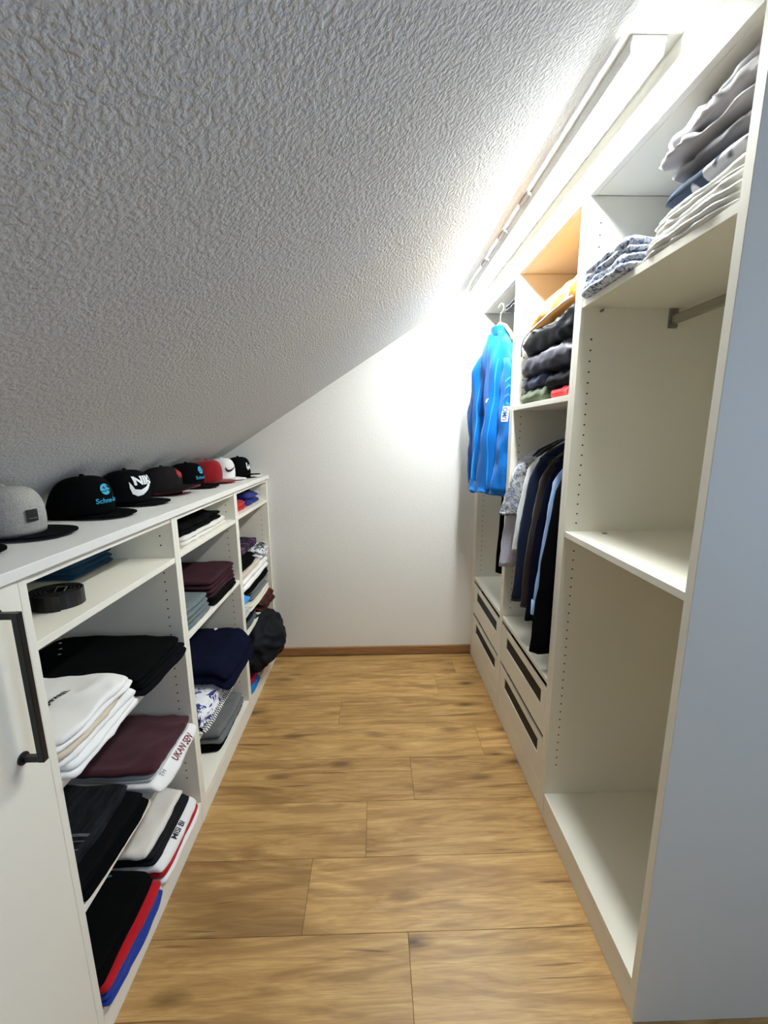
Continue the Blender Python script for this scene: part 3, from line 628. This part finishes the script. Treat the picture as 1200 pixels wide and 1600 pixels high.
cloth('folded_trousers', 'black folded trousers beneath the white shirt, far pile', 'black', -.98, -.676, 2.08, 2.478, .6070, .040, 2, 0, 118, .005, group=G3)
cloth('folded_t_shirt', 'thick white folded shirt in the far pile', 'white', -.98, -.672, 1.965, 2.47, .6490, .066, 2, 0, 119, .008, group=G3, crisp=4.5)
cloth('folded_t_shirt', 'beige t-shirt between white shirt and black one', 'beige', -.98, -.682, 1.965, 2.36, .7180, .026, 2, 0, 120, .005, group=G3)
cloth('folded_t_shirt', 'black t-shirt second from top of far pile', 'black', -.98, -.690, 1.965, 2.30, .7460, .048, 2, 0, 121, .008, group=G3, crisp=4)
o = cloth('folded_t_shirt', 'printed t-shirt in white news lettering, right of black one', 'newsprint', -.98, -.672, 2.305, 2.492, .7440, .050, 2, 0, 122, .006, group=G3, edge=-.70, droop=.6, crisp=5)
on_top(o, tess(text_polys('NOVA', .050, .03), 1), 'print_black', .125, .0, radians(90), 'print', 'black lettering')
o = cloth('folded_t_shirt', 'dark purple-grey printed t-shirt topping the far pile', 'murky', -.98, -.735, 1.965, 2.49, .7970, .034, 2, 0, 123, .006, group=G3)
on_top(o, tess(text_polys('SO', .085, .0), 1), 'print_white', .07, -.06, radians(90), 'print', 'white lettering')
# crumpled black jacket at the bottom
def lump(name, lbl, mat, c, r, seed, amp=.25, flat=.0, cat='jacket', freq=2.3):
    bm = bmesh.new(); bmesh.ops.create_icosphere(bm, subdivisions=5, radius=1)
    for vv in bm.verts:
        p = vv.co.copy(); d = nz(p.x * freq + seed, p.y * freq, p.z * freq) * .6 + (1 - abs(nz(p.x * freq * 1.6 - seed, p.y * freq * 1.6, p.z * freq * 1.6 + 3))) ** 3 * .5 + nz(p.x * 5 + seed, p.y * 5, p.z * 5) * .10
        q = p * (1 + amp * (d - .25)); vv.co = Vector((q.x * r[0], q.y * r[1], max(q.z, -.92) * r[2]))
    zmin = min(vv.co.z for vv in bm.verts)
    for vv in bm.verts: vv.co.z -= zmin
    return tag(link(name, bm_mesh(name, bm, True), mat, None, (c[0], c[1], c[2])), lbl, cat)
jk = lump('crumpled_jacket', 'black crumpled jacket bulging out of the far bottom shelf', 'nylon_black', (-.705, 2.21, .150), (.165, .225, .150), 8.3, .30, freq=1.5)
cloth('folded_t_shirt', 'blue sports shirt under the pink one, far bottom shelf', 'cyanblue', -.95, -.664, 1.965, 2.13, .09, .026, 2, 0, 131, .004, group=G3)
cloth('folded_t_shirt', 'pink-red shirt on the far bottom shelf below black jacket', 'pink', -.95, -.680, 2.00, 2.20, .1185, .030, 2, 0, 132, .004, group=G3)

# ------------------------------------------------------------------ bedding on the top right shelf
G4 = 'bedding on the top wardrobe shelf'
ZS = 1.842
def cl_r(name, lbl, mat, y0, y1, z, h, x0=.632, x1=1.14, **k): return cloth(name, lbl, mat, x0, x1, y0, y1, z, h, group=G4, cat='bedding', **k)
cl_r('folded_duvet_cover', 'blue and white floral cover, lower of two at shelf corner', 'floral', 1.050, 1.302, ZS, .040, layers=2, seed=201, wr=.008, crisp=4.5, x0=.606, rump=.007, rfreq=22)
cl_r('folded_duvet_cover', 'blue and white floral cover, upper of two at shelf corner', 'floral', 1.055, 1.292, ZS + .041, .034, layers=2, seed=202, wr=.008, crisp=4.5, x0=.612, rump=.008, rfreq=22)
cl_r('folded_sheet', 'lowest cream sheet next to the floral covers', 'sheet', .775, 1.048, ZS, .026, layers=2, seed=203, wr=.007, crisp=5, x0=.628, rump=.006)
cl_r('folded_sheet', 'second cream sheet next to the floral covers', 'sheet', .775, 1.040, ZS + .027, .030, layers=2, seed=204, wr=.008, crisp=5, x0=.634, rump=.007)
cl_r('folded_sheet', 'uppermost cream sheet below the dark leaf cover', 'sheet', .775, 1.030, ZS + .058, .026, layers=2, seed=205, wr=.008, crisp=5, x0=.642, rump=.006)
cl_r('folded_duvet_cover', 'dark blue and pale leaf patterned cover under grey bedding', 'bigleaf', .775, 1.020, ZS + .086, .050, layers=1, seed=206, wr=.008, crisp=3.5, x0=.650, rump=.005)
cl_r('folded_duvet_cover', 'darker grey folded bedding on the leaf cover', 'bed_dark', .775, 1.005, ZS + .137, .040, layers=1, seed=207, wr=.012, crisp=3.5, x0=.656, rump=.010)
cl_r('folded_duvet_cover', 'grey rumpled bedding with loose folds', 'bed_grey', .775, 1.020, ZS + .176, .050, layers=2, seed=208, wr=.024, crisp=4, x0=.648, fold=3, n=34, rump=.020, rfreq=15)
cl_r('folded_pillowcase', 'grey pillowcase bundle topmost on the bedding pile', 'bed_grey', .775, .985, ZS + .228, .038, layers=1, seed=209, wr=.020, crisp=3, x0=.665, fold=3, n=34, rump=.018, rfreq=15)

# ------------------------------------------------------------------ puffer jackets on the middle wardrobe shelf
G5 = 'jackets piled on the middle wardrobe shelf'
def quilt(n_, a): return lambda u, v, f: a * abs(sin(n_ * pi * (v + 1) / 2)) * f
cloth('folded_jacket', 'olive green padded jacket lowest in the jacket pile', 'olive', .640, 1.14, 1.555, 1.875, 1.575, .042, 1, 0, 301, .008, crisp=3, group=G5, cat='jacket', extra=quilt(4, .012), n=30, rump=.006, rr=.026)
cloth('folded_jacket', 'bright red jacket lowest in the pile, next to olive one', 'nylon_red', .642, 1.14, 1.36, 1.548, 1.575, .032, 1, 0, 302, .008, crisp=3, group=G5, cat='jacket', n=26, rump=.006, rr=.02)
cloth('folded_jacket', 'charcoal padded jacket lying on the red one', 'charcoal', .642, 1.14, 1.36, 1.590, 1.612, .048, 1, 0, 303, .010, crisp=2.6, group=G5, cat='jacket', n=26, extra=quilt(3, .008), rump=.007, rr=.03)
cloth('folded_jacket', 'navy shiny padded jacket on the olive one', 'nylon_navy', .645, 1.14, 1.595, 1.860, 1.630, .042, 1, 0, 304, .010, crisp=2.8, group=G5, cat='jacket', n=30, extra=quilt(3, .010), rump=.008, rr=.028)
cloth('folded_jacket', 'dark purple padded jacket below the black and mustard one', 'nylon_purple', .640, 1.14, 1.37, 1.868, 1.682, .074, 1, 0, 305, .016, crisp=2.8, group=G5, cat='jacket', n=36, extra=quilt(3, .010), rump=.010, rr=.045, rfreq=11)
jm = thing('folded_jacket', 'large black and mustard winter jacket topping the jacket pile', 'jacket', (.89, 1.62, 1.762), 0, G5)
o1 = cloth('body', '', 'nylon_black', .640, 1.15, 1.37, 1.876, 1.762, .105, 1, 0, 306, .018, rr=.065, rump=.012, rfreq=10, n=36, extra=quilt(2, .010))
o2 = cloth('shoulder_panel', '', 'mustard', .652, 1.15, 1.37, 1.835, 1.835, .150, 1, 0, 307, .018, rr=.085, rump=.012, rfreq=9, n=36, extra=lambda u, v, f: -.05 * max(0, v) * f)
for q in (o1, o2):
    for k in ('label', 'category'): 
        if k in q: del q[k]
    q.parent = jm; q.location = q.location - jm.location
o2['label'] = 'mustard yellow yoke'
b = bmesh.new()
tube(b, [(-.245, .235, .020), (-.252, .225, .055), (-.254, .19, .085), (-.253, .12, .100), (-.252, .04, .108), (-.251, -.06, .118), (-.250, -.16, .124), (-.25, -.22, .124)], .0035, 8)
link('white_piping', bm_mesh('pp', b, True), 'print_white', jm)

# ------------------------------------------------------------------ hanging clothes
def hanger(lbl, x, y, zr, rot=0, wood='black_metal', hook='chrome', W=.205, drop=.085):
    t = thing('clothes_hanger', lbl, 'hanger', (x, y, zr - .13), rot)
    b = bmesh.new(); pts = [(0, 0, .055), (0, 0, .085)] + [(.022 * sin(a) , 0, .113 - .022 * cos(a) + .012) for a in [radians(k) for k in range(0, 251, 25)]]
    tube(b, pts, .0022, 8); link('hook', bm_mesh('hk', b, True), hook, t)
    b = bmesh.new(); P = [(-W, 0, -drop + .04), (-W * .8, 0, -drop * .55 + .04), (-W * .4, 0, .035), (0, 0, .055), (W * .4, 0, .035), (W * .8, 0, -drop * .55 + .04), (W, 0, -drop + .04)]
    tube(b, P, [(.010, .008)] * 7, 10); link('shoulder_bar', bm_mesh('sb', b, True), wood, t); return t
def garment(name, lbl, mat, x, y, ztop, zhem, W=.215, T=.022, rot=0, sleeve='long', slz=None, seed=0, wr=.010, cat='shirt', collar=None, sx=.03, sr=(.062, .040), cuff=None, group=None, sleeves=(-1, 1), drop=.10, sd=0., flare=1.0, hemcut=0, spread=.055, rp=.004, rnd_=.42, elbow=0.):
    t = thing(name, lbl, cat, (x, y, zhem), rot, group); Hh = ztop - zhem
    bm = bmesh.new(); N, Mr = 56, 34; rings = []
    for j in range(Mr + 1):
        q = j / Mr; dz = (q ** 1.5) * Hh
        if dz < drop: 
            k = dz / drop; hw = .055 + (W - .055) * k ** .85; tt = T * (.45 + .55 * k)
        else: hw = W * (1 - .04 * sin(pi * min(1, (dz - drop) / (Hh - drop)))) * (1 + (flare - 1) * (dz - drop) / (Hh - drop)); tt = T * (1 + .25 * (dz - drop) / (Hh - drop))
        R = []
        for i in range(N):
            a = 2 * pi * i / N; ca, sa = cos(a), sin(a); px = hw * math.copysign(abs(ca) ** .8, ca); py = tt * math.copysign(abs(sa) ** .7, sa)
            amp = wr * min(1, dz / .25 + .15)
            py += amp * nz(px * 11 + seed, dz * 2.2, seed * 1.7) * 1.6 + amp * .5 * nz(px * 28, dz * 5 + seed, 2)
            px += amp * .6 * nz(dz * 6 + seed, a * .6, 7)
            zz = Hh - dz
            if j == Mr: zz += -hemcut * (abs(px) / hw) ** 2 * -1 + .004 * nz(px * 20, seed, 1)
            R.append(bm.verts.new((px, py, zz)))
        rings.append(R)
    for A, B in zip(rings, rings[1:]):
        for i in range(N): bm.faces.new((A[i], A[(i + 1) % N], B[(i + 1) % N], B[i]))
    bm.faces.new(rings[0]); inn = [bm.verts.new(vv.co * .97 + Vector((0, 0, .02))) for vv in rings[-1]]
    for i in range(N): bm.faces.new((rings[-1][i], rings[-1][(i + 1) % N], inn[(i + 1) % N], inn[i]))
    bm.faces.new(inn[::-1])
    def crease(b_, am):
        if not am: return
        b_.normal_update()
        for vv in b_.verts:
            p = vv.co; d = (1 - abs(nz(p.x * 9 + seed, p.y * 9, p.z * 3.2 + p.x * 3))) ** 4 - .3 + .5 * nz(p.x * 22 + seed, p.y * 22, p.z * 9)
            vv.co += vv.normal * d * am
    crease(bm, rp)
    link('body', bm_mesh('body', bm, True), mat, t)
    if collar:
        b = bmesh.new(); rr = []
        for j in range(5):
            q = j / 4; rr.append([b.verts.new(((.058 - .012 * q) * cos(2 * pi * i / 24), (.024 + .004 * q) * sin(2 * pi * i / 24), Hh - .012 + .040 * q)) for i in range(24)])
        for A, B in zip(rr, rr[1:]):
            for i in range(24): b.faces.new((A[i], A[(i + 1) % 24], B[(i + 1) % 24], B[i]))
        link('collar', bm_mesh('collar', b, True), collar, t)
    if sleeve:
        ez = (slz if slz is not None else zhem + .02) - zhem
        for s in sleeves:
            b = bmesh.new(); K = 22; rr = []
            for j in range(K + 1):
                q = j / K; z = (Hh - drop * .9) * (1 - q) + ez * q
                xx = s * (W - .045 + sx * sin(min(1, q * 1.4) * pi / 2) + (spread * q if sleeve == 'long' else .055 * q)); sdv = sd[0 if s < 0 else 1] if isinstance(sd, tuple) else sd; yy = -sdv * sin(q * pi / 2) + .014 * nz(q * 3 + seed, s, 3)
                ra = sr[0] * (1 - q) + sr[1] * q; rb = ra * (rnd_ if sleeve == 'long' else .40); xx += s * elbow * sin(pi * q) ** 2
                if q < .12: ra *= .45 + .55 * q / .12
                rr.append([b.verts.new((xx + ra * cos(2 * pi * i / 24) * (1 + .10 * nz(q * 9 + seed, i * .5, 1)), yy + rb * sin(2 * pi * i / 24) * (1 + .25 * nz(q * 8, cos(2 * pi * i / 24) * 2 + seed, sin(2 * pi * i / 24) * 2)), z + .006 * nz(i * .4, q * 7 + seed, 9))) for i in range(24)])
            for A, B in zip(rr, rr[1:]):
                for i in range(24): b.faces.new((A[i], A[(i + 1) % 24], B[(i + 1) % 24], B[i]))
            b.faces.new(rr[0]); inn = [b.verts.new(Vector((vv.co.x * .985, vv.co.y * .85, vv.co.z + .015))) for vv in rr[-1]]
            for i in range(24): b.faces.new((rr[-1][i], rr[-1][(i + 1) % 24], inn[(i + 1) % 24], inn[i]))
            b.faces.new(inn[::-1]); crease(b, rp); link('sleeve', bm_mesh('sleeve', b, True), mat, t)
            if cuff:
                b = bmesh.new(); zc = ez; xc = s * (W - .045 + sx + spread); ra = sr[1] * 1.10; rb = ra * .5; rr = []
                for z in (zc - .012, zc - .010, zc + .045, zc + .047): rr.append([b.verts.new((xc + ra * (1 if abs(z - zc - .017) < .03 else .93) * cos(2 * pi * i / 24), -sdv + rb * sin(2 * pi * i / 24), z)) for i in range(24)])
                for A, B in zip(rr, rr[1:]):
                    for i in range(24): b.faces.new((A[i], A[(i + 1) % 24], B[(i + 1) % 24], B[i]))
                b.faces.new(rr[0]); link('cuff', bm_mesh('cuff', b, True), cuff, t)
    return t
G6 = 'shirts and coats on the middle wardrobe rail'
XH = .912
def hb(lbl, y, **k): return hanger(lbl, XH, y, 1.512, **k)
hb('black hanger carrying the grey floral short-sleeved shirt', 1.805)
garment('dress_shirt', 'pale lilac checked shirt hanging behind the grey floral shirt', 'check', XH, 1.853, 1.44, .835, .245, .012, 0, 'long', slz=.83, seed=401, collar='check', group=G6)
garment('short_sleeved_shirt', 'grey floral short-sleeved shirt at far end of middle rail', 'floral_grey', XH, 1.805, 1.44, .93, .225, .014, 0, 'short', slz=1.09, seed=402, collar='floral_grey', sr=(.075, .085), sx=.03, group=G6)
garment('dress_shirt', 'white-grey long-sleeved shirt between floral and navy shirts', 'shirt_wh', XH, 1.742, 1.445, .80, .225, .014, 0, 'long', slz=.93, seed=403, collar='shirt_wh', group=G6)
garment('blazer', 'grey-collared dark navy jacket on middle rail', 'navy2', XH, 1.672, 1.45, .74, .235, .020, 0, 'long', slz=.735, seed=404, collar='grey_dark', cat='jacket', sr=(.066, .050), sd=.01, group=G6)
garment('dress_shirt', 'dark brown-black shirt right of the navy jacket', 'brownblack', XH, 1.605, 1.44, .72, .225, .014, 0, 'long', slz=.73, seed=405, collar='brownblack', group=G6)
garment('dress_shirt', 'deep navy shirt left of the pale blue shirt', 'navy', XH, 1.545, 1.44, .69, .225, .016, 0, 'long', slz=.70, seed=406, collar='navy', group=G6)
garment('dress_shirt', 'pale blue dress shirt with buttoned cuff', 'shirt_lb', XH, 1.475, 1.44, .78, .225, .014, 0, 'long', slz=.77, seed=407, collar='shirt_lb', cuff='shirt_lb', sr=(.060, .040), group=G6)
garment('long_coat', 'black long coat at the near end of middle rail', 'black2', XH, 1.402, 1.44, .610, .245, .020, 0, 'long', slz=.64, seed=408, collar='black2', cat='coat', sr=(.062, .05), group=G6)
for y_, l_ in ((1.853, 'hanger of the pale lilac checked shirt'), (1.742, 'hanger of the white-grey shirt'), (1.672, 'hanger of the navy jacket'), (1.605, 'hanger of the brown-black shirt'), (1.545, 'hanger of the deep navy shirt'), (1.475, 'hanger of the pale blue shirt'), (1.402, 'hanger of the black coat')): hb(l_, y_)

# far section: blue track jacket, grey trousers on rail, black coat
garment('long_coat', 'black long garment hanging deep in the far wardrobe section', 'black', .965, 2.07, 1.98, .70, .235, .03, 0, 'long', slz=.72, seed=411, cat='coat', sr=(.06, .05))
b_ = cloth('folded_trousers', 'grey trousers thrown over the far hanging rail', 'grey_dark', .665, .90, 2.06, 2.20, 2.050, .034, 2, 0, 412, .010, cat='clothing', crisp=4, rump=.008)
RJ = radians(-72)
JX, JY = .624, 2.16
hanger('pale wooden hanger with white hook holding the blue jacket', JX + .012, JY, 2.070, RJ, 'light_wood', 'hook_white', W=.11)
tj = garment('track_jacket', 'bright blue zipped track jacket hanging at the far wardrobe front', 'jblue', JX, JY, 1.950, 1.145, .165, .066, RJ, 'long', slz=1.165, seed=421, wr=.030, cat='jacket', collar='jblue', sr=(.062, .048), sx=.050, cuff='jblue', drop=.16, sd=(.0, .055), spread=-.015, rp=.016, rnd_=.72, elbow=.018)
def on_front(o, bm, mt, u, v, nm, lab=None, ang=0, off=.002):
    me = o.data; bv = BVHTree.FromPolygons([x.co[:] for x in me.vertices], [p.vertices[:] for p in me.polygons])
    for vv in bm.verts:
        x = u + vv.co.x * cos(ang) - vv.co.y * sin(ang); z_ = v + vv.co.x * sin(ang) + vv.co.y * cos(ang)
        h = bv.ray_cast(Vector((x, -1, z_)), Vector((0, 1, 0))); vv.co = Vector((x, (h[0].y if h[0] else 0) - off, z_))
    q = link(nm, bm_mesh(nm, bm), mt, o.parent)
    if lab: q['label'] = lab
kids = {}
for ch in tj.children: kids.setdefault(ch.name.split('.')[0], []).append(ch)
jb = kids['body'][0]; sl_far, sl_near = kids['sleeve']
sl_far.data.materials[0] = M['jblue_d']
strip = lambda w_, h_, c_=12: tess(poly_bm(*[[(-w_ / 2, h_ * (k / 12 - .5)), (w_ / 2, h_ * (k / 12 - .5)), (w_ / 2, h_ * ((k + 1) / 12 - .5)), (-w_ / 2, h_ * ((k + 1) / 12 - .5))] for k in range(12)]), 1)
on_front(jb, strip(.006, .70), 'jblue_l', -.01, .40, 'zip', 'pale blue zip')
for u in (-.085, .075): on_front(jb, strip(.005, .62), 'jblue_l', u, .36, 'piping')
on_front(jb, strip(.30, .055), 'jblue_l', 0, .032, 'waistband', 'ribbed hem band')
on_front(jb, tess(poly_bm([(-.06, -.10), (-.002, -.10), (-.002, .12), (-.06, .16)]), 3), 'jblue_d', -.02, .50, 'chest_panel', 'darker blue chest panel')
on_front(jb, tess(text_polys('FV', .028, .05), 1), 'print_white', .035, .47, 'chest_logo', 'small white chest logo')
for k in range(4): on_front(sl_near, tess(poly_bm([(-.028, -.012), (0, .010), (0, .022), (-.028, 0)], [(0, .010), (.028, -.012), (.028, 0), (0, .022)]), 1), 'jblue_l', .185, .555 - .040 * k, 'chevron')
on_front(sl_near, tess(poly_bm([(-.017, -.036), (.017, -.036), (.017, .036), (-.017, .036)]), 3), 'print_white', .185, .40, 'sleeve_label', 'white label with blue lettering')
on_front(sl_near, tess(text_polys('UMO', .026, .02), 1), 'jblue_d', .185, .40, 'label_lettering', None, radians(90), .003)
